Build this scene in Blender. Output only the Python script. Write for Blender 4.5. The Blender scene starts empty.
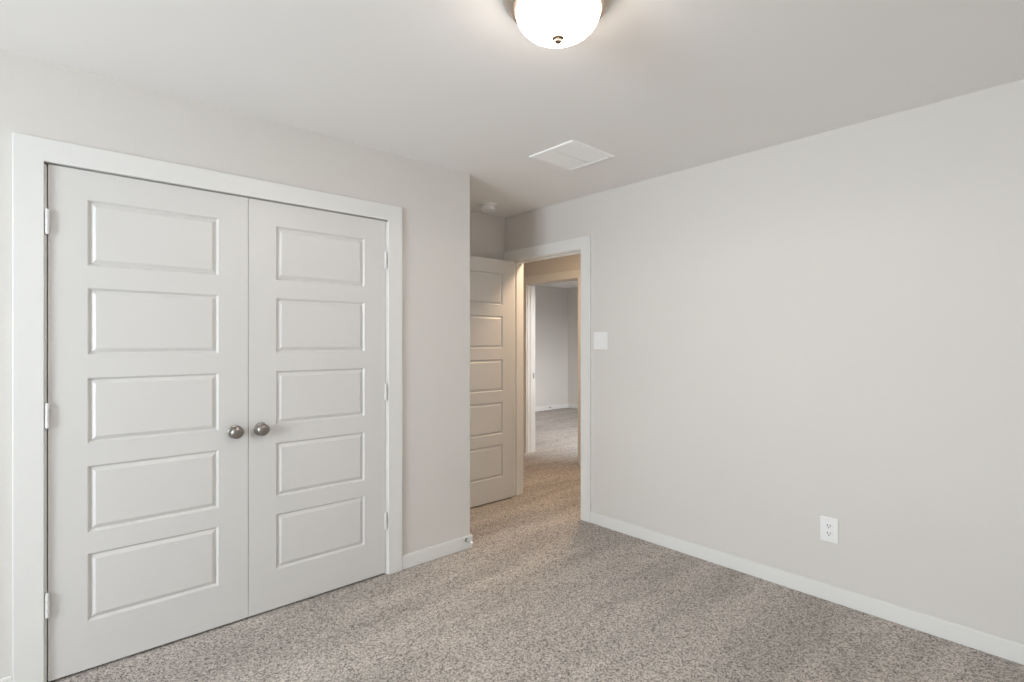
import bpy, bmesh, math, random
from mathutils import Vector, Matrix

scene = bpy.context.scene
col = scene.collection
PI = math.pi

# ------------------------------------------------------------------ camera
F_PX, YAW, EYE, CY = 525.35, 0.7309, 1.3428, 342.0
cam_d = bpy.data.cameras.new('camera')
cam_d.sensor_fit = 'HORIZONTAL'
cam_d.sensor_width = 36.0
cam_d.lens = F_PX * 36.0 / 1024.0
cam_d.shift_y = (CY - 341.0) / 1024.0
cam_d.clip_start = 0.02
cam = bpy.data.objects.new('camera', cam_d)
col.objects.link(cam)
cam.location = (0, 0, EYE)
cam.rotation_euler = (PI / 2, 0, -YAW)
scene.camera = cam

# ------------------------------------------------------------------ view, world
scene.view_settings.view_transform = 'Standard'
scene.view_settings.look = 'None'
scene.view_settings.gamma = 1.0
scene.view_settings.use_curve_mapping = False
scene.view_settings.exposure = 0.0
scene.cycles.max_bounces = 16
scene.cycles.diffuse_bounces = 12
scene.cycles.glossy_bounces = 6
scene.cycles.sample_clamp_indirect = 6.0
scene.cycles.use_denoising = True
scene.cycles.caustics_reflective = False
scene.cycles.caustics_refractive = False

world = bpy.data.worlds.new('overcast_sky')
scene.world = world
world.use_nodes = True
wn = world.node_tree.nodes
wn['Background'].inputs[0].default_value = (0.80, 0.90, 1.0, 1)
wn['Background'].inputs[1].default_value = 2.0


def light(name, kind, loc, energy, colour, rot=(0, 0, 0), size=None, size_y=None, radius=None, spread=None):
    d = bpy.data.lights.new(name, kind)
    d.energy = energy
    d.color = colour
    if kind == 'AREA':
        d.shape = 'RECTANGLE'
        d.size, d.size_y = size, size_y
        if spread:
            d.spread = spread
    if radius is not None:
        d.shadow_soft_size = radius
    o = bpy.data.objects.new(name, d)
    col.objects.link(o)
    o.location = loc
    o.rotation_euler = rot
    return o


# room numbers (metres), camera standing at x=0 y=0
XL, XR, YB, YC, YA, H = -3.00, 3.052, -0.45, 2.745, 3.495, 2.44
XK = 2.090                      # outer corner of the closet wall
WT = 0.12                       # wall thickness
HX = 4.370                      # far wall of the hall
FX, FY = 8.046, 7.255           # far corner of the room across the hall
WIN = (0.38, 1.74, 0.75, 2.10)  # bedroom window in the left wall: y0 y1 z0 z1
WIN2 = (5.20, 7.00, 0.55, 2.10)   # window in the near wall of the room across the hall: x0 x1 z0 z1
NY = 3.40                       # that wall

# daylight entering through the two windows, and the warm lamp of the hall
light('bedroom_daylight', 'AREA', (XL - 0.16, (WIN[0] + WIN[1]) / 2, (WIN[2] + WIN[3]) / 2), 122,
      (0.86, 0.94, 1.0), (0, -PI / 2, 0), WIN[3] - WIN[2], WIN[1] - WIN[0], spread=math.radians(142))
light('far_room_daylight', 'AREA', ((WIN2[0] + WIN2[1]) / 2, NY - 0.90, 2.55), 600,
      (0.97, 0.98, 1.0), (PI / 2 - 0.90, 0, 0), WIN2[1] - WIN2[0], WIN2[3] - WIN2[2])
light('hall_downlight', 'AREA', (3.56, 2.95, H - 0.03), 21, (1.0, 0.72, 0.47), (0, 0, 0), 0.25, 0.25)


# ------------------------------------------------------------------ materials
def mat(name):
    m = bpy.data.materials.new(name)
    m.use_nodes = True
    nt = m.node_tree
    return m, nt, nt.nodes['Principled BSDF']


def srgb(r, g, b):
    def c(v):
        v /= 255.0
        return v / 12.92 if v <= 0.04045 else ((v + 0.055) / 1.055) ** 2.4
    return (c(r), c(g), c(b), 1)


def add(nt, kind, **kw):
    n = nt.nodes.new(kind)
    for k, v in kw.items():
        if k in n.inputs:
            n.inputs[k].default_value = v
        else:
            setattr(n, k, v)
    return n


def painted(name, colour, rough, scale=0.0, strength=0.0, dist=0.001, detail=3.0):
    m, nt, b = mat(name)
    tc = add(nt, 'ShaderNodeNewGeometry')
    n = add(nt, 'ShaderNodeTexNoise', Scale=1.7, Detail=2.0)
    nt.links.new(tc.outputs['Position'], n.inputs['Vector'])
    hsv = add(nt, 'ShaderNodeHueSaturation')
    hsv.inputs['Color'].default_value = colour
    mr = add(nt, 'ShaderNodeMapRange')
    mr.inputs['To Min'].default_value = 0.985
    mr.inputs['To Max'].default_value = 1.015
    nt.links.new(n.outputs['Fac'], mr.inputs['Value'])
    nt.links.new(mr.outputs['Result'], hsv.inputs['Value'])
    nt.links.new(hsv.outputs['Color'], b.inputs['Base Color'])
    b.inputs['Roughness'].default_value = rough
    if strength:
        n2 = add(nt, 'ShaderNodeTexNoise', Scale=scale, Detail=detail, Roughness=0.6)
        nt.links.new(tc.outputs['Position'], n2.inputs['Vector'])
        bp = add(nt, 'ShaderNodeBump', Strength=strength, Distance=dist)
        nt.links.new(n2.outputs['Fac'], bp.inputs['Height'])
        nt.links.new(bp.outputs['Normal'], b.inputs['Normal'])
    return m


M = {}
M['wall'] = painted('greige_wall_paint', srgb(213, 210, 206), 0.75, 110, 0.25, 0.002)
M['ceiling'] = painted('ceiling_paint', srgb(238, 237, 236), 0.85, 90, 0.14, 0.002)
M['trim'] = painted('white_trim_paint', srgb(225, 225, 223), 0.38)
M['door'] = painted('white_door_paint', srgb(213, 212, 210), 0.42)
M['plastic'] = painted('white_plastic', srgb(236, 236, 236), 0.30)
M['vent'] = painted('white_enamel', srgb(248, 248, 247), 0.35)
M['rubber'] = painted('white_rubber', srgb(230, 228, 224), 0.6)


def metal(name, colour, rough):
    m, nt, b = mat(name)
    b.inputs['Base Color'].default_value = colour
    b.inputs['Metallic'].default_value = 1.0
    tc = add(nt, 'ShaderNodeTexCoord')
    n = add(nt, 'ShaderNodeTexNoise', Scale=60.0, Detail=2.0)
    nt.links.new(tc.outputs['Object'], n.inputs['Vector'])
    mr = add(nt, 'ShaderNodeMapRange')
    mr.inputs['To Min'].default_value = rough * 0.85
    mr.inputs['To Max'].default_value = rough * 1.15
    nt.links.new(n.outputs['Fac'], mr.inputs['Value'])
    nt.links.new(mr.outputs['Result'], b.inputs['Roughness'])
    return m


M['nickel'] = metal('brushed_nickel', (0.31, 0.288, 0.265, 1), 0.34)
M['pan'] = metal('brushed_nickel_pan', (0.50, 0.42, 0.36, 1), 0.36)
M['bronze'] = metal('satin_nickel_finial', (0.20, 0.165, 0.135, 1), 0.55)
M['steel'] = metal('dark_steel', (0.30, 0.30, 0.29, 1), 0.35)


def plain(name, colour, rough=0.5):
    m, nt, b = mat(name)
    b.inputs['Base Color'].default_value = colour
    b.inputs['Roughness'].default_value = rough
    return m


M['dark'] = plain('dark_slot', srgb(40, 38, 36), 0.7)

# lit frosted glass of the ceiling lamp
m, nt, b = mat('lit_frosted_glass')
b.inputs['Base Color'].default_value = srgb(250, 246, 236)
b.inputs['Roughness'].default_value = 0.25
g = add(nt, 'ShaderNodeTexCoord')
sx = add(nt, 'ShaderNodeSeparateXYZ')
nt.links.new(g.outputs['Object'], sx.inputs[0])
hr = add(nt, 'ShaderNodeMapRange')          # 0 at the rim, 1 towards the bulbs lower in the bowl
hr.inputs['From Min'].default_value = -0.042
hr.inputs['From Max'].default_value = -0.090
nt.links.new(sx.outputs['Z'], hr.inputs['Value'])
n = add(nt, 'ShaderNodeTexNoise', Scale=14.0, Detail=2.0)   # cloudy alabaster figure in the glass
nt.links.new(g.outputs['Object'], n.inputs['Vector'])
ma = add(nt, 'ShaderNodeMath', operation='MULTIPLY')
nt.links.new(hr.outputs[0], ma.inputs[0])
nt.links.new(n.outputs['Fac'], ma.inputs[1])
cr = add(nt, 'ShaderNodeMixRGB')
cr.inputs[1].default_value = (0.92, 0.84, 0.68, 1)
cr.inputs[2].default_value = (62.0, 53.0, 46.0, 1)
nt.links.new(ma.outputs[0], cr.inputs[0])
nt.links.new(cr.outputs[0], b.inputs['Emission Color'])
b.inputs['Emission Strength'].default_value = 1.0
M['glass_lit'] = m

# window pane: clear with a faint reflection
m = bpy.data.materials.new('window_glass')
m.use_nodes = True
nt = m.node_tree
nt.nodes.clear()
out = add(nt, 'ShaderNodeOutputMaterial')
mx = add(nt, 'ShaderNodeMixShader')
mx.inputs[0].default_value = 0.06
tr = add(nt, 'ShaderNodeBsdfTransparent')
gl = add(nt, 'ShaderNodeBsdfGlossy', Roughness=0.02)
nt.links.new(tr.outputs[0], mx.inputs[1])
nt.links.new(gl.outputs[0], mx.inputs[2])
nt.links.new(mx.outputs[0], out.inputs[0])
M['pane'] = m

# flecked cut-pile carpet
m, nt, b = mat('flecked_carpet')
b.inputs['Roughness'].default_value = 0.95
b.inputs['Specular IOR Level'].default_value = 0.1
g = add(nt, 'ShaderNodeNewGeometry')
P = g.outputs['Position']
tufts = []
for sc_, wt in ((290.0, 0.55), (150.0, 0.45)):      # single yarn ends and small clumps of them
    vo = add(nt, 'ShaderNodeTexVoronoi', Scale=sc_)
    nt.links.new(P, vo.inputs['Vector'])
    sp_ = add(nt, 'ShaderNodeSeparateColor')
    nt.links.new(vo.outputs['Color'], sp_.inputs[0])
    mu = add(nt, 'ShaderNodeMath', operation='MULTIPLY')
    mu.inputs[1].default_value = wt
    nt.links.new(sp_.outputs[0], mu.inputs[0])
    tufts.append(mu)
n1 = add(nt, 'ShaderNodeMath', operation='ADD')
nt.links.new(tufts[0].outputs[0], n1.inputs[0])
nt.links.new(tufts[1].outputs[0], n1.inputs[1])
ramp = add(nt, 'ShaderNodeValToRGB')
e = ramp.color_ramp.elements
e[0].position, e[0].color = 0.12, srgb(88, 82, 77)
e[1].position, e[1].color = 0.84, srgb(216, 209, 202)
k = ramp.color_ramp.elements.new(0.42)
k.color = srgb(168, 161, 155)
nt.links.new(n1.outputs[0], ramp.inputs[0])
# brushed lay of the pile: long soft streaks
mp = add(nt, 'ShaderNodeMapping')
mp.inputs['Rotation'].default_value = (0, 0, math.radians(-8))
mp.inputs['Scale'].default_value = (0.5, 2.6, 1)
nt.links.new(P, mp.inputs['Vector'])
n2 = add(nt, 'ShaderNodeTexNoise', Scale=1.6, Detail=3.0, Roughness=0.55, Distortion=0.4)
nt.links.new(mp.outputs[0], n2.inputs['Vector'])
mr = add(nt, 'ShaderNodeMapRange')
mr.inputs['From Min'].default_value = 0.36
mr.inputs['From Max'].default_value = 0.64
mr.inputs['To Min'].default_value = 0.86
mr.inputs['To Max'].default_value = 1.10
nt.links.new(n2.outputs['Fac'], mr.inputs['Value'])
hs = add(nt, 'ShaderNodeHueSaturation')
nt.links.new(ramp.outputs[0], hs.inputs['Color'])
nt.links.new(mr.outputs[0], hs.inputs['Value'])
nt.links.new(hs.outputs[0], b.inputs['Base Color'])
bp = add(nt, 'ShaderNodeBump', Strength=0.25, Distance=0.003)
nt.links.new(n1.outputs[0], bp.inputs['Height'])
nt.links.new(bp.outputs[0], b.inputs['Normal'])
M['carpet'] = m


# ------------------------------------------------------------------ mesh helpers
def bm_box(bm, x0, x1, y0, y1, z0, z1):
    v = [bm.verts.new(p) for p in ((x0, y0, z0), (x1, y0, z0), (x1, y1, z0), (x0, y1, z0),
                                   (x0, y0, z1), (x1, y0, z1), (x1, y1, z1), (x0, y1, z1))]
    return [bm.faces.new([v[i] for i in q]) for q in ((3, 2, 1, 0), (4, 5, 6, 7), (0, 1, 5, 4),
                                                      (1, 2, 6, 5), (2, 3, 7, 6), (3, 0, 4, 7))]


def bm_cyl(bm, p0, p1, r0, r1=None, n=20, caps=True):
    p0, p1 = Vector(p0), Vector(p1)
    r1 = r0 if r1 is None else r1
    ax = (p1 - p0).normalized()
    a = ax.orthogonal().normalized()
    c = ax.cross(a)
    rings = []
    for p, r in ((p0, r0), (p1, r1)):
        rings.append([bm.verts.new(p + (a * math.cos(2 * PI * i / n) + c * math.sin(2 * PI * i / n)) * r) for i in range(n)])
    for i in range(n):
        j = (i + 1) % n
        bm.faces.new((rings[0][i], rings[0][j], rings[1][j], rings[1][i]))
    if caps:
        bm.faces.new(rings[0][::-1])
        bm.faces.new(rings[1])


def bm_lathe(bm, prof, centre, axis='Z', n=40, sx=1.0):
    """prof: (radius, height) pairs, turned about an axis through centre."""
    rings = []
    c = Vector(centre)
    for r, h in prof:
        if r < 1e-6:
            rings.append([bm.verts.new(c + (Vector((0, 0, h)) if axis == 'Z' else Vector((0, h, 0))))])
            continue
        ring = []
        for i in range(n):
            a = 2 * PI * i / n
            ring.append(bm.verts.new(c + (Vector((r * math.cos(a), r * math.sin(a), h)) if axis == 'Z'
                                          else Vector((r * math.cos(a) * sx, h, r * math.sin(a))))))
        rings.append(ring)
    for A, B in zip(rings, rings[1:]):
        for i in range(n):
            j = (i + 1) % n
            if len(A) == 1 and len(B) == 1:
                continue
            if len(A) == 1:
                bm.faces.new((A[0], B[i], B[j]))
            elif len(B) == 1:
                bm.faces.new((A[i], A[j], B[0]))
            else:
                bm.faces.new((A[i], A[j], B[j], B[i]))


def obj(name, bm, material, parent=None, loc=(0, 0, 0), smooth=False, bevel=0.0, segs=2):
    bmesh.ops.remove_doubles(bm, verts=bm.verts, dist=1e-6)
    bmesh.ops.recalc_face_normals(bm, faces=bm.faces)
    me = bpy.data.meshes.new(name)
    bm.to_mesh(me)
    bm.free()
    me.materials.append(M[material])
    o = bpy.data.objects.new(name, me)
    col.objects.link(o)
    o.location = loc
    if parent:
        o.parent = parent
    if smooth:
        for p in me.polygons:
            p.use_smooth = True
        if hasattr(me, 'set_sharp_from_angle'):
            me.set_sharp_from_angle(angle=math.radians(40))
    if bevel:
        b = o.modifiers.new('bevel', 'BEVEL')
        b.width = bevel
        b.segments = segs
        b.limit_method = 'ANGLE'
        b.angle_limit = math.radians(40)
    return o


def boxes(name, lst, material, parent=None, loc=(0, 0, 0), bevel=0.0, segs=2):
    """boxes joined into one mesh: each box is built on its own, then merged."""
    bm = bmesh.new()
    for b in lst:
        bm_box(bm, *b)
    me_o = None
    me = bpy.data.meshes.new(name)
    bmesh.ops.recalc_face_normals(bm, faces=bm.faces)
    bm.to_mesh(me)
    bm.free()
    me.materials.append(M[material])
    o = bpy.data.objects.new(name, me)
    col.objects.link(o)
    o.location = loc
    if parent:
        o.parent = parent
    if bevel:
        b = o.modifiers.new('bevel', 'BEVEL')
        b.width = bevel
        b.segments = segs
        b.limit_method = 'ANGLE'
        b.angle_limit = math.radians(40)
    return o


def tag(o, label, cat, group=None, kind=None):
    o['label'] = label
    o['category'] = cat
    if group:
        o['group'] = group
    if kind:
        o['kind'] = kind
    return o


def empty(name, loc, rz=0.0):
    o = bpy.data.objects.new(name, None)
    col.objects.link(o)
    o.empty_display_size = 0.1
    o.location = loc
    o.rotation_euler = (0, 0, rz)
    return o


S = 'structure'


def copy_tree(o, parent=None):
    c = o.copy()
    col.objects.link(c)
    c.parent = parent
    for ch in list(o.children):
        copy_tree(ch, c)
    return c


# ------------------------------------------------------------------ room shell
tag(boxes('floor', [(XL - WT, FX + WT, YB - WT, FY + WT, -0.10, 0.0)], 'carpet'),
    'grey beige flecked cut pile carpet running through both rooms and hall', 'floor', kind=S)
tag(boxes('ceiling', [(XL - WT, FX + WT, YB - WT, FY + WT, H, H + 0.12)], 'ceiling'),
    'plain off white ceiling with light texture', 'ceiling', kind=S)

# closet opening, entry opening, opening across the hall (finished sizes inside the jambs)
C0, C1, CZ = 0.017, 1.483, 2.046
E0, E1, EZ = 2.614, 3.400, 2.046
F0, F1, FZ = 3.788, 4.595, 2.036
J = 0.018                       # jamb board
y0, y1, z0, z1 = WIN
tag(boxes('wall_left', [(XL - WT, XL, YB - WT, y0, 0, H), (XL - WT, XL, y1, YA + WT, 0, H),
                        (XL - WT, XL, y0, y1, 0, z0), (XL - WT, XL, y0, y1, z1, H)], 'wall'),
    'painted wall at the left with the bedroom window', 'wall', kind=S)
tag(boxes('wall_back', [(XL, XR, YB - WT, YB, 0, H)], 'wall'),
    'plain painted wall behind the camera', 'wall', kind=S)
tag(boxes('wall_closet', [(XL, C0 - J, YC, YC + WT, 0, H), (C1 + J, XK, YC, YC + WT, 0, H),
                          (C0 - J, C1 + J, YC, YC + WT, CZ + J, H)], 'wall'),
    'greige wall around the closet double doors', 'wall', kind=S)
tag(boxes('wall_alcove', [(XK - WT, XK, YC + WT, YA, 0, H)], 'wall'),
    'short return wall from the closet corner into the door alcove', 'wall', kind=S)
tag(boxes('wall_alcove_back', [(XL, XR, YA, YA + WT, 0, H)], 'wall'),
    'shaded wall behind the open door in the alcove', 'wall', kind=S)
tag(boxes('wall_right', [(XR, XR + WT, YB - WT, E0 - J, 0, H), (XR, XR + WT, E1 + J, 5.6, 0, H),
                         (XR, XR + WT, E0 - J, E1 + J, EZ + J, H)], 'wall'),
    'long bare greige wall on the right with switch and outlet', 'wall', kind=S)
tag(boxes('wall_hall_far', [(HX, HX + WT, YB - WT, F0 - J, 0, H), (HX, HX + WT, F1 + J, FY + WT, 0, H),
                            (HX, HX + WT, F0 - J, F1 + J, FZ + J, H)], 'wall'),
    'wall on the far side of the hall around the second doorway', 'wall', kind=S)
tag(boxes('wall_hall_near_end', [(XR + WT, HX, 0.9, 0.9 + WT, 0, H)], 'wall'), 'end wall of the hall on the right', 'wall', kind=S)
tag(boxes('wall_hall_far_end', [(XR + WT, HX, 5.48, 5.6, 0, H)], 'wall'), 'end wall of the hall on the left', 'wall', kind=S)
tag(boxes('wall_room_back', [(HX + WT, FX, FY, FY + WT, 0, H)], 'wall'), 'greige back wall of the room across the hall', 'wall', kind=S)
x0, x1, z0, z1 = WIN2
tag(boxes('wall_room_right', [(FX, FX + WT, NY, FY + WT, 0, H)], 'wall'),
    'right wall of the room across the hall, seen beside its back corner', 'wall', kind=S)
tag(boxes('wall_room_near', [(HX + WT, x0, NY - WT, NY, 0, H), (x1, FX, NY - WT, NY, 0, H),
                             (x0, x1, NY - WT, NY, 0, z0), (x0, x1, NY - WT, NY, z1, H)], 'wall'),
    'near wall of the room across the hall with its window', 'wall', kind=S)

# ------------------------------------------------------------------ baseboards
BH, BT = 0.083, 0.014


def baseboard(name, lst, label):
    return tag(boxes(name, lst, 'trim', bevel=0.004), label, 'baseboard', kind=S)


CW, CT = 0.089, 0.018           # casing width and thickness
cO0, cO1 = C0 - 0.008 - CW, C1 + 0.008 + CW
eO0, eO1 = E0 - 0.005 - CW, E1 + 0.005 + CW
fO0, fO1 = F0 - 0.005 - CW, F1 + 0.005 + CW
baseboard('baseboard_right', [(XR - BT, XR, YB, eO0, 0, BH)], 'white baseboard along the long right wall')
bm = bmesh.new()                # wraps the outer corner: L-shaped strip
pts = [(cO1, YC - BT), (XK + BT, YC - BT), (XK + BT, YA - BT), (XK, YA - BT), (XK, YC), (cO1, YC)]
lo = [bm.verts.new((x, y, 0)) for x, y in pts]
hi = [bm.verts.new((x, y, BH)) for x, y in pts]
bm.faces.new(lo[::-1])
bm.faces.new(hi)
for i in range(6):
    j = (i + 1) % 6
    bm.faces.new((lo[i], lo[j], hi[j], hi[i]))
tag(obj('baseboard_corner', bm, 'trim', bevel=0.004), 'white baseboard between closet casing and outer corner of the alcove', 'baseboard', kind=S)
baseboard('baseboard_closet_left', [(XL + BT, cO0, YC - BT, YC, 0, BH)], 'white baseboard left of the closet casing')
baseboard('baseboard_left', [(XL, XL + BT, YB, YC - BT, 0, BH)], 'white baseboard under the bedroom window')
baseboard('baseboard_back', [(XL + BT, XR - BT, YB, YB + BT, 0, BH)], 'white baseboard behind the camera')
baseboard('baseboard_alcove', [(XK, XR - CT, YA - BT, YA, 0, BH)], 'white baseboard behind the open door')
baseboard('baseboard_hall', [(HX - BT, HX, 1.02, fO0, 0, BH)], 'white baseboard in the hall right of the far doorway')
baseboard('baseboard_hall_left', [(HX - BT, HX, fO1, 5.48, 0, BH)], 'white baseboard in the hall left of the far doorway')
baseboard('baseboard_room_back', [(HX + WT, FX, FY - BT, FY, 0, BH)], 'white baseboard on the back wall of the room across the hall')
baseboard('baseboard_room_right', [(FX - BT, FX, NY, FY - BT, 0, BH)], 'white baseboard on the right wall of the room across the hall')

# ------------------------------------------------------------------ casings and jambs


def casing_set(name, a0, a1, z, wall, t, axis, label, both=True, r=0.005):
    """flat board casing and jamb lining of an opening a0..a1 x 0..z.
    axis 'X': the wall runs along X with its room face at y=wall; 'Y': runs along Y, face at x=wall."""
    root = empty(name, (0, 0, 0))
    if axis == 'X':
        root.location = (a0, wall, 0)
    else:
        root.location = (wall, a0, 0)
    tag(root, label, 'door trim', kind=S)
    w = a1 - a0

    def put(nm, u0, u1, d0, d1, h0, h1):
        if axis == 'X':
            boxes(nm, [(u0, u1, d0, d1, h0, h1)], 'trim', root, bevel=0.0025)
        else:
            boxes(nm, [(d0, d1, u0, u1, h0, h1)], 'trim', root, bevel=0.0025)

    for d0, d1 in ((-CT, 0),) + (((t, t + CT),) if both else ()):
        bm = bmesh.new()
        prof = [(-r - CW, 0), (-r, 0), (-r, z + r), (w + r, z + r), (w + r, 0), (w + r + CW, 0), (w + r + CW, z + r + CW), (-r - CW, z + r + CW)]
        ring = [[bm.verts.new((u, d, h) if axis == 'X' else (d, u, h)) for u, h in prof] for d in (d0, d1)]
        bm.faces.new(ring[0])
        bm.faces.new(ring[1][::-1])
        for i in range(8):
            j = (i + 1) % 8
            bm.faces.new((ring[0][i], ring[0][j], ring[1][j], ring[1][i]))
        obj('casing', bm, 'trim', root, bevel=0.0025)
    put('jamb', -J, 0, 0, t, 0, z)
    put('jamb', w, w + J, 0, t, 0, z)
    zh = z if both else z + r
    put('head_jamb', -J, w + J, 0, t, zh, zh + J)
    return root


trim_closet = casing_set('trim_1', C0, C1, CZ - 0.009, YC, WT, 'X', 'wide flat white casing framing the closet double doors', both=False, r=0.008)
trim_entry = casing_set('trim_2', E0, E1, EZ - 0.006, XR, WT, 'Y', 'white casing and jambs of the open bedroom doorway')
trim_far = casing_set('trim_3', F0, F1, FZ, HX, WT, 'Y', 'white casing and jambs of the doorway across the hall')
# door stops (the strips a closed door rests on)
w = E1 - E0
boxes('stop_strip', [(0.040, 0.075, w - 0.011, w, 0, EZ - 0.006)], 'trim', trim_entry, bevel=0.002)
boxes('stop_strip', [(0.040, 0.075, 0, 0.011, 0, EZ - 0.006)], 'trim', trim_entry, bevel=0.002)
boxes('stop_strip', [(0.040, 0.075, 0.011, w - 0.011, EZ - 0.017, EZ - 0.006)], 'trim', trim_entry, bevel=0.002)
w = F1 - F0
boxes('stop_strip', [(0.045, 0.080, w - 0.005, w, 0, FZ)], 'trim', trim_far, bevel=0.002)
boxes('stop_strip', [(0.045, 0.080, 0.011, w - 0.011, FZ - 0.011, FZ)], 'trim', trim_far, bevel=0.002)
sp = boxes('strike_plate', [(0.092, 0.116, w - 0.0025, w, 0.900, 0.965)], 'steel', trim_far, bevel=0.001)
sp['label'] = 'dark metal strike plate'
w = C1 - C0
boxes('stop_strip', [(0, 0.011, 0.040, 0.075, 0, CZ - 0.006)], 'trim', trim_closet, bevel=0.002)
boxes('stop_strip', [(w - 0.011, w, 0.040, 0.075, 0, CZ - 0.006)], 'trim', trim_closet, bevel=0.002)
boxes('stop_strip', [(0.011, w - 0.011, 0.040, 0.075, CZ - 0.017, CZ - 0.006)], 'trim', trim_closet, bevel=0.002)

# ------------------------------------------------------------------ panel doors
DT = 0.035
PZ = [(0.204, 0.480), (0.567, 0.838), (0.929, 1.197), (1.290, 1.563), (1.654, 1.922)]
DB = 0.012                      # gap under a door
GD, G1, G2, G3 = 0.0105, 0.0085, 0.0025, 0.0155


def panel_door(name, width, stiles, loc, hinge_side, label, knob_x, both_sides, z_top=2.036):
    root = empty(name, loc)
    tag(root, label, 'door', kind=S)
    h = z_top - DB
    zs = [(a - DB, b - DB) for a, b in PZ]
    xa, xb = stiles[0], width - stiles[1]
    bm = bmesh.new()

    def face(pts):
        bm.faces.new([bm.verts.new(p) for p in pts])

    sides = [(0.0, 1.0), (DT, -1.0)]
    for y, s in sides:
        def q(x0, x1, za, zb):
            face([(x0, y, za), (x1, y, za), (x1, y, zb), (x0, y, zb)])
        q(0, xa, 0, h)
        q(xb, width, 0, h)
        prev = 0.0
        cuts = [(0, 0)] + zs + [(h, h)]
        for (a0, a1), (b0, b1) in zip(cuts, cuts[1:]):
            q(xa, xb, a1, b0)
        for a, b in zs:
            d = y + s * GD
            i = G1
            o4 = [(xa, y, a), (xb, y, a), (xb, y, b), (xa, y, b)]
            n4 = [(xa + i, d, a + i), (xb - i, d, a + i), (xb - i, d, b - i), (xa + i, d, b - i)]
            for k in range(4):
                j = (k + 1) % 4
                face([o4[k], o4[j], n4[j], n4[k]])
            face(n4)
    # edges of the slab
    face([(0, 0, 0), (0, DT, 0), (0, DT, h), (0, 0, h)])
    face([(width, 0, 0), (width, DT, 0), (width, DT, h), (width, 0, h)])
    face([(0, 0, 0), (width, 0, 0), (width, DT, 0), (0, DT, 0)])
    face([(0, 0, h), (width, 0, h), (width, DT, h), (0, DT, h)])
    obj('door_slab', bm, 'door', root)
    # raised fields
    for y, s in (sides if both_sides else sides[:1]):
        for a, b in zs[::-1]:
            bm = bmesh.new()
            i0 = G1 + G2
            i1 = i0 + G3
            d0, d1 = y + s * GD, y + s * 0.0012
            o4 = [bm.verts.new(p) for p in ((xa + i0, d0, a + i0), (xb - i0, d0, a + i0), (xb - i0, d0, b - i0), (xa + i0, d0, b - i0))]
            n4 = [bm.verts.new(p) for p in ((xa + i1, d1, a + i1), (xb - i1, d1, a + i1), (xb - i1, d1, b - i1), (xa + i1, d1, b - i1))]
            for k in range(4):
                j = (k + 1) % 4
                bm.faces.new((o4[k], o4[j], n4[j], n4[k]))
            bm.faces.new(n4)
            bm.faces.new(o4[::-1])
            obj('panel', bm, 'door', root)
    # knobs
    for y, s in (sides if both_sides else sides[:1]):
        bm = bmesh.new()
        prof = [(0, -0.0545), (0.010, -0.0540), (0.0185, -0.0520), (0.0250, -0.0475), (0.0288, -0.0415), (0.0297, -0.0365),
                (0.0285, -0.0315), (0.0240, -0.0260), (0.0165, -0.022), (0.0125, -0.018), (0.0115, -0.010), (0.0115, -0.004)]
        bm_lathe(bm, [(r, hh * s) for r, hh in prof], (0, 0, 0), 'Y', 36, 1.0)
        kn = obj('door_knob', bm, 'nickel', root, (knob_x, y, 0.916 - DB), smooth=True)
        kn['label'] = 'brushed nickel oval knob'
        bm = bmesh.new()
        bm_lathe(bm, [(0.0, 0.0), (0.0315, 0.0), (0.0315, -0.003 * s), (0.028, -0.006 * s), (0.0118, -0.0075 * s), (0.0, -0.0075 * s)], (0, 0, 0), 'Y', 36)
        obj('rosette', bm, 'nickel', kn, smooth=True)
    return root


def hinge(root, x, y, z, leaf_dir):
    bm = bmesh.new()
    for k in range(3):
        bm_cyl(bm, (0, 0, k * 0.030 + 0.0006), (0, 0, k * 0.030 + 0.0294), 0.0074, n=18)
    o = obj('hinge', bm, 'trim', root, (x, y, z), smooth=True)
    bm = bmesh.new()
    bm_lathe(bm, [(0.0, 0.095), (0.004, 0.0945), (0.0066, 0.091), (0.0066, 0.0885), (0.0, 0.0885)], (0, 0, 0), 'Z', 18)
    bm_lathe(bm, [(0.0, -0.005), (0.004, -0.0045), (0.0066, -0.001), (0.0066, 0.0015), (0.0, 0.0015)], (0, 0, 0), 'Z', 18)
    obj('hinge_pin', bm, 'trim', o, smooth=True)
    return o


d1 = panel_door('door_1', 0.725, (0.1205, 0.127), (0.0205, YC, DB), 'L', 'left leaf of the white five panel closet double doors, knob at its right edge', 0.667, False, 2.0395)
d2 = panel_door('door_2', 0.732, (0.128, 0.129), (0.748, YC, DB), 'R', 'right leaf of the white five panel closet double doors, knob at its left edge', 0.055, False, 2.0395)
for z in (0.270, 1.010, 1.768):
    hinge(d1, -0.0022, -0.0110, z - DB, 0)
    hinge(d2, 0.732 - 0.0050, -0.0110, z - DB, 0)
EW = 0.780
d3 = panel_door('door_3', EW, (0.127, 0.127), (XR - 0.014 - EW, E1 - 0.036, DB), 'R', 'white five panel bedroom door swung open into the alcove', 0.062, True)

# ------------------------------------------------------------------ windows (out of view, light the rooms)


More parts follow.
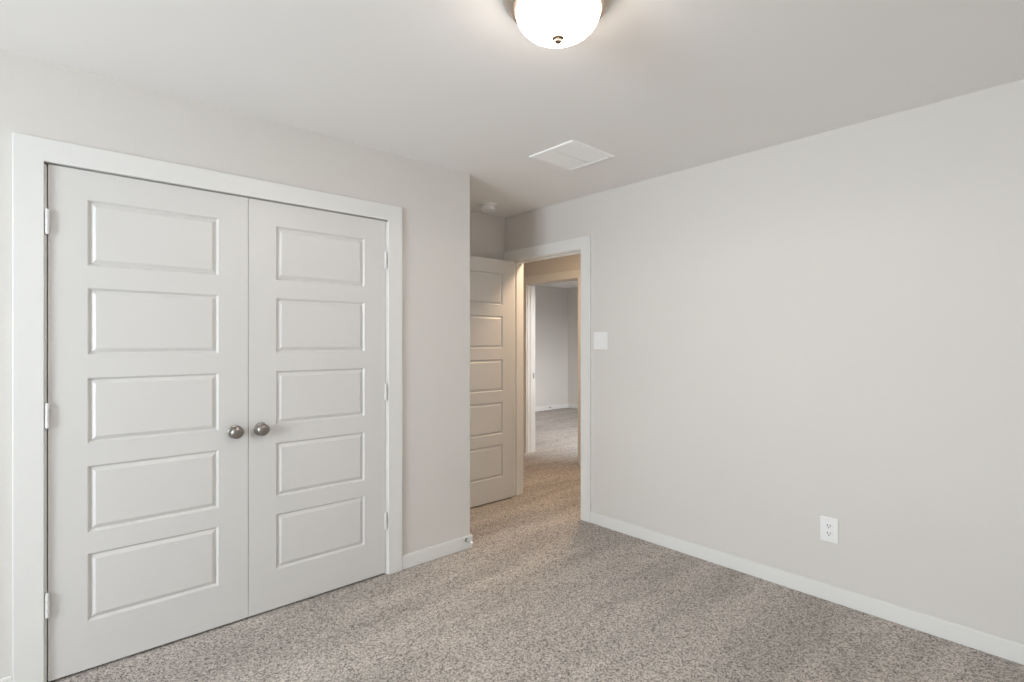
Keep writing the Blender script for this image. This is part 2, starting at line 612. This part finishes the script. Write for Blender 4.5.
def window(name, loc, rz, w, h, label):
    """frame in its own axes: local +x looks into the room, y across, z up."""
    root = empty(name, loc, rz)
    tag(root, label, 'window', kind=S)
    f = 0.045
    boxes('window_frame', [(-0.035, 0.035, -w / 2, -w / 2 + f, 0, h), (-0.035, 0.035, w / 2 - f, w / 2, 0, h),
                           (-0.035, 0.035, -w / 2 + f, w / 2 - f, 0, f), (-0.035, 0.035, -w / 2 + f, w / 2 - f, h - f, h),
                           (-0.028, 0.028, -w / 2 + f, w / 2 - f, h / 2 - 0.022, h / 2 + 0.022)], 'plastic', root)
    boxes('pane', [(-0.004, 0.004, -w / 2 + f, w / 2 - f, f, h / 2 - 0.022)], 'pane', root)
    boxes('pane', [(-0.004, 0.004, -w / 2 + f, w / 2 - f, h / 2 + 0.022, h - f)], 'pane', root)
    boxes('window_sill', [(0.035, 0.095, -w / 2 - 0.03, w / 2 + 0.03, -0.020, 0.0)], 'trim', root, bevel=0.003)
    return root


window('window_1', (XL - WT / 2, (WIN[0] + WIN[1]) / 2, WIN[2]), 0, WIN[1] - WIN[0], WIN[3] - WIN[2], 'white framed bedroom window in the left wall')
window('window_2', ((WIN2[0] + WIN2[1]) / 2, NY - WT / 2, WIN2[2]), PI / 2, WIN2[1] - WIN2[0], WIN2[3] - WIN2[2],
       'white framed window in the near wall of the room across the hall')

# ------------------------------------------------------------------ ceiling lamp
lamp = tag(empty('ceiling_lamp', (1.224, 1.146, H)), 'flush ceiling lamp with lit frosted glass bowl and brushed nickel rim', 'ceiling lamp')
bm = bmesh.new()
bm_lathe(bm, [(0.0, 0.0), (0.172, 0.0), (0.174, -0.006), (0.172, -0.012), (0.160, -0.030), (0.150, -0.042), (0.146, -0.047),
              (0.139, -0.047), (0.136, -0.040), (0.120, -0.036), (0.0, -0.034)], (0, 0, 0), 'Z', 72)
obj('lamp_pan', bm, 'pan', lamp, smooth=True)
bm = bmesh.new()
prof = []
for i in range(15):
    a = (PI / 2) * i / 14
    prof.append((0.135 * math.cos(a) ** 0.85 if i < 14 else 0.0, -0.044 - 0.087 * math.sin(a)))
bm_lathe(bm, [(0.130, -0.040), (0.135, -0.041)] + prof, (0, 0, 0), 'Z', 72)
obj('glass_bowl', bm, 'glass_lit', lamp, smooth=True)
bm = bmesh.new()
bm_lathe(bm, [(0.0, -0.126), (0.018, -0.1285), (0.0190, -0.131), (0.0175, -0.134), (0.012, -0.136), (0.0105, -0.139), (0.0108, -0.143), (0.007, -0.147), (0.0, -0.1485)], (0, 0, 0), 'Z', 32)
fin = obj('finial', bm, 'bronze', lamp, smooth=True)
fin['label'] = 'small brushed nickel finial'
glow = light('lamp_light', 'SPOT', (1.224, 1.146, H - 0.16), 13, (1.0, 0.92, 0.84), radius=0.09)
glow.data.spot_size = math.radians(178)
glow.data.spot_blend = 0.25

# ------------------------------------------------------------------ ceiling vent
vx0, vx1, vy0, vy1 = 2.145, 2.520, 1.900, 2.245
vent = tag(empty('ceiling_vent', ((vx0 + vx1) / 2, (vy0 + vy1) / 2, H)), 'square white louvred air vent set in the ceiling', 'vent')
w2, d2_ = (vx1 - vx0) / 2, (vy1 - vy0) / 2
bm = bmesh.new()
fr = 0.028
outer = [(-w2, -d2_), (w2, -d2_), (w2, d2_), (-w2, d2_)]
inner = [(-w2 + fr, -d2_ + fr), (w2 - fr, -d2_ + fr), (w2 - fr, d2_ - fr), (-w2 + fr, d2_ - fr)]
lo = 0.004
rings = []
for ring, z in ((outer, 0.0), ([(x * 0.985, y * 0.985) for x, y in outer], -0.007), (inner, -0.010), (inner, -0.0005)):
    rings.append([bm.verts.new((x, y, z)) for x, y in ring])
for A, B in zip(rings, rings[1:]):
    for i in range(4):
        j = (i + 1) % 4
        bm.faces.new((A[i], A[j], B[j], B[i]))
obj('vent_frame', bm, 'vent', vent)
boxes('back_plate', [(-w2 + fr, w2 - fr, -d2_ + fr, d2_ - fr, -0.0015, -0.0002)], 'vent', vent)
boxes('divider', [(-w2 + fr, w2 - fr, -0.003, 0.003, -0.0085, -0.0015)], 'vent', vent, bevel=0.001)
for s in (-1, 1):
    n = 9
    span = d2_ - fr - 0.011
    for k in range(n):
        yk = s * (0.010 + span * (k + 0.5) / n)
        bm = bmesh.new()
        bm_box(bm, -w2 + fr, w2 - fr, -0.0075, 0.0075, -0.0006, 0.0006)
        bmesh.ops.rotate(bm, verts=bm.verts, cent=(0, 0, 0), matrix=Matrix.Rotation(math.radians(-20), 3, 'X'))
        obj('louvre', bm, 'vent', vent, (0, yk, -0.0060))

# ------------------------------------------------------------------ smoke detector
sd = tag(empty('smoke_detector', (2.656, 3.250, H)), 'small round white smoke detector on the alcove ceiling', 'smoke detector')
bm = bmesh.new()
bm_lathe(bm, [(0, 0), (0.067, 0), (0.068, -0.004), (0.067, -0.011), (0.060, -0.013), (0, -0.013)], (0, 0, 0), 'Z', 48)
obj('mounting_base', bm, 'plastic', sd, smooth=True)
bm = bmesh.new()
bm_lathe(bm, [(0, -0.012), (0.050, -0.012), (0.048, -0.021), (0.058, -0.022), (0.0575, -0.038), (0.052, -0.047), (0.040, -0.051), (0.0, -0.052)], (0, 0, 0), 'Z', 48)
obj('sensor_body', bm, 'plastic', sd, smooth=True)
bm = bmesh.new()
bm_lathe(bm, [(0, -0.0505), (0.012, -0.0505), (0.0115, -0.054), (0, -0.0545)], (0.012, -0.018, 0), 'Z', 24)
obj('test_button', bm, 'plastic', sd, smooth=True)

# ------------------------------------------------------------------ light switch (two rockers)


def screw(parent, x, y, z):
    bm = bmesh.new()
    bm_cyl(bm, (x, y, z), (x - 0.0012, y, z), 0.0032, 0.0026, 14)
    return obj('screw', bm, 'plastic', parent, smooth=True)


sw = tag(empty('light_switch', (XR, 2.430, 1.352)), 'white two rocker light switch plate beside the bedroom doorway', 'light switch')
boxes('switch_plate', [(-0.0065, 0, -0.063, 0.063, -0.064, 0.064)], 'plastic', sw, bevel=0.0035, segs=3)
for k in (-1, 1):
    boxes('rocker_frame', [(-0.0082, -0.0065, k * 0.023 - 0.0165, k * 0.023 + 0.0165, -0.0335, 0.0335)], 'plastic', sw, bevel=0.0006)
    bm = bmesh.new()
    bm_box(bm, -0.0105, -0.0080, -0.0145, 0.0145, -0.0310, 0.0310)
    bmesh.ops.rotate(bm, verts=bm.verts, cent=(-0.008, 0, 0), matrix=Matrix.Rotation(math.radians(2.2), 3, 'Y'))
    obj('rocker', bm, 'plastic', sw, (0, k * 0.023, 0), bevel=0.0008)
    screw(sw, -0.0065, k * 0.023, 0.048)
    screw(sw, -0.0065, k * 0.023, -0.048)

# ------------------------------------------------------------------ wall outlet
ol = tag(empty('wall_outlet', (XR, 0.932, 0.368)), 'white duplex power outlet low on the right wall', 'outlet')
boxes('outlet_plate', [(-0.0065, 0, -0.042, 0.042, -0.064, 0.064)], 'plastic', ol, bevel=0.0035, segs=3)
for k in (-1, 1):
    bm = bmesh.new()
    n = 28
    zc = k * 0.0195
    A, B = [], []
    for i in range(n):
        a = 2 * PI * i / n
        yy = 0.0172 * math.cos(a)
        zz = max(-0.0135, min(0.0135, 0.0172 * math.sin(a)))
        A.append(bm.verts.new((-0.0064, yy, zz)))
        B.append(bm.verts.new((-0.0088, yy * 0.96, zz * 0.96)))
    for i in range(n):
        j = (i + 1) % n
        bm.faces.new((A[i], A[j], B[j], B[i]))
    bm.faces.new(B)
    bm.faces.new(A[::-1])
    rc = obj('receptacle', bm, 'plastic', ol, (0, 0, zc))
    for yy, zz, hh in ((-0.0065, 0.003, 0.0052), (0.0065, 0.003, 0.0062)):
        s_ = boxes('slot', [(-0.0093, -0.0086, yy - 0.0014, yy + 0.0014, zz - hh, zz + hh)], 'dark', rc)
    bm = bmesh.new()
    bm_cyl(bm, (-0.0086, 0, -0.0078), (-0.0093, 0, -0.0078), 0.0028, n=14)
    obj('ground_hole', bm, 'dark', rc)
screw(ol, -0.0065, 0, 0)

# ------------------------------------------------------------------ door bumpers on the baseboards


def bumper(loc, label):
    root = tag(empty('door_bumper', loc), label, 'door stop', 'spring door stops on the baseboards')
    bm = bmesh.new()
    bm_lathe(bm, [(0, 0), (0.0125, 0), (0.0125, -0.003), (0.006, -0.009), (0.0, -0.009)], (0, 0, 0), 'Y', 24)
    obj('flange', bm, 'steel', root, smooth=True)
    bm = bmesh.new()
    prof = [(0.0042, -0.006)]
    for i in range(23):
        prof.append((0.0058 if i % 2 else 0.0046, -0.010 - i * 0.0021))
    bm_lathe(bm, prof, (0, 0, 0), 'Y', 20)
    obj('spring', bm, 'steel', root, smooth=True)
    bm = bmesh.new()
    bm_lathe(bm, [(0, -0.055), (0.0075, -0.055), (0.0082, -0.060), (0.0080, -0.068), (0.006, -0.071), (0, -0.072)], (0, 0, 0), 'Y', 24)
    t = obj('rubber_tip', bm, 'rubber', root, smooth=True)
    t['label'] = 'white rubber tip'
    return root


bumper((2.050, YC - BT, 0.062), 'small steel spring door stop on the baseboard at the alcove corner')
bumper((7.49, FY - BT, 0.055), 'tiny dark door stop on the baseboard of the room across the hall')
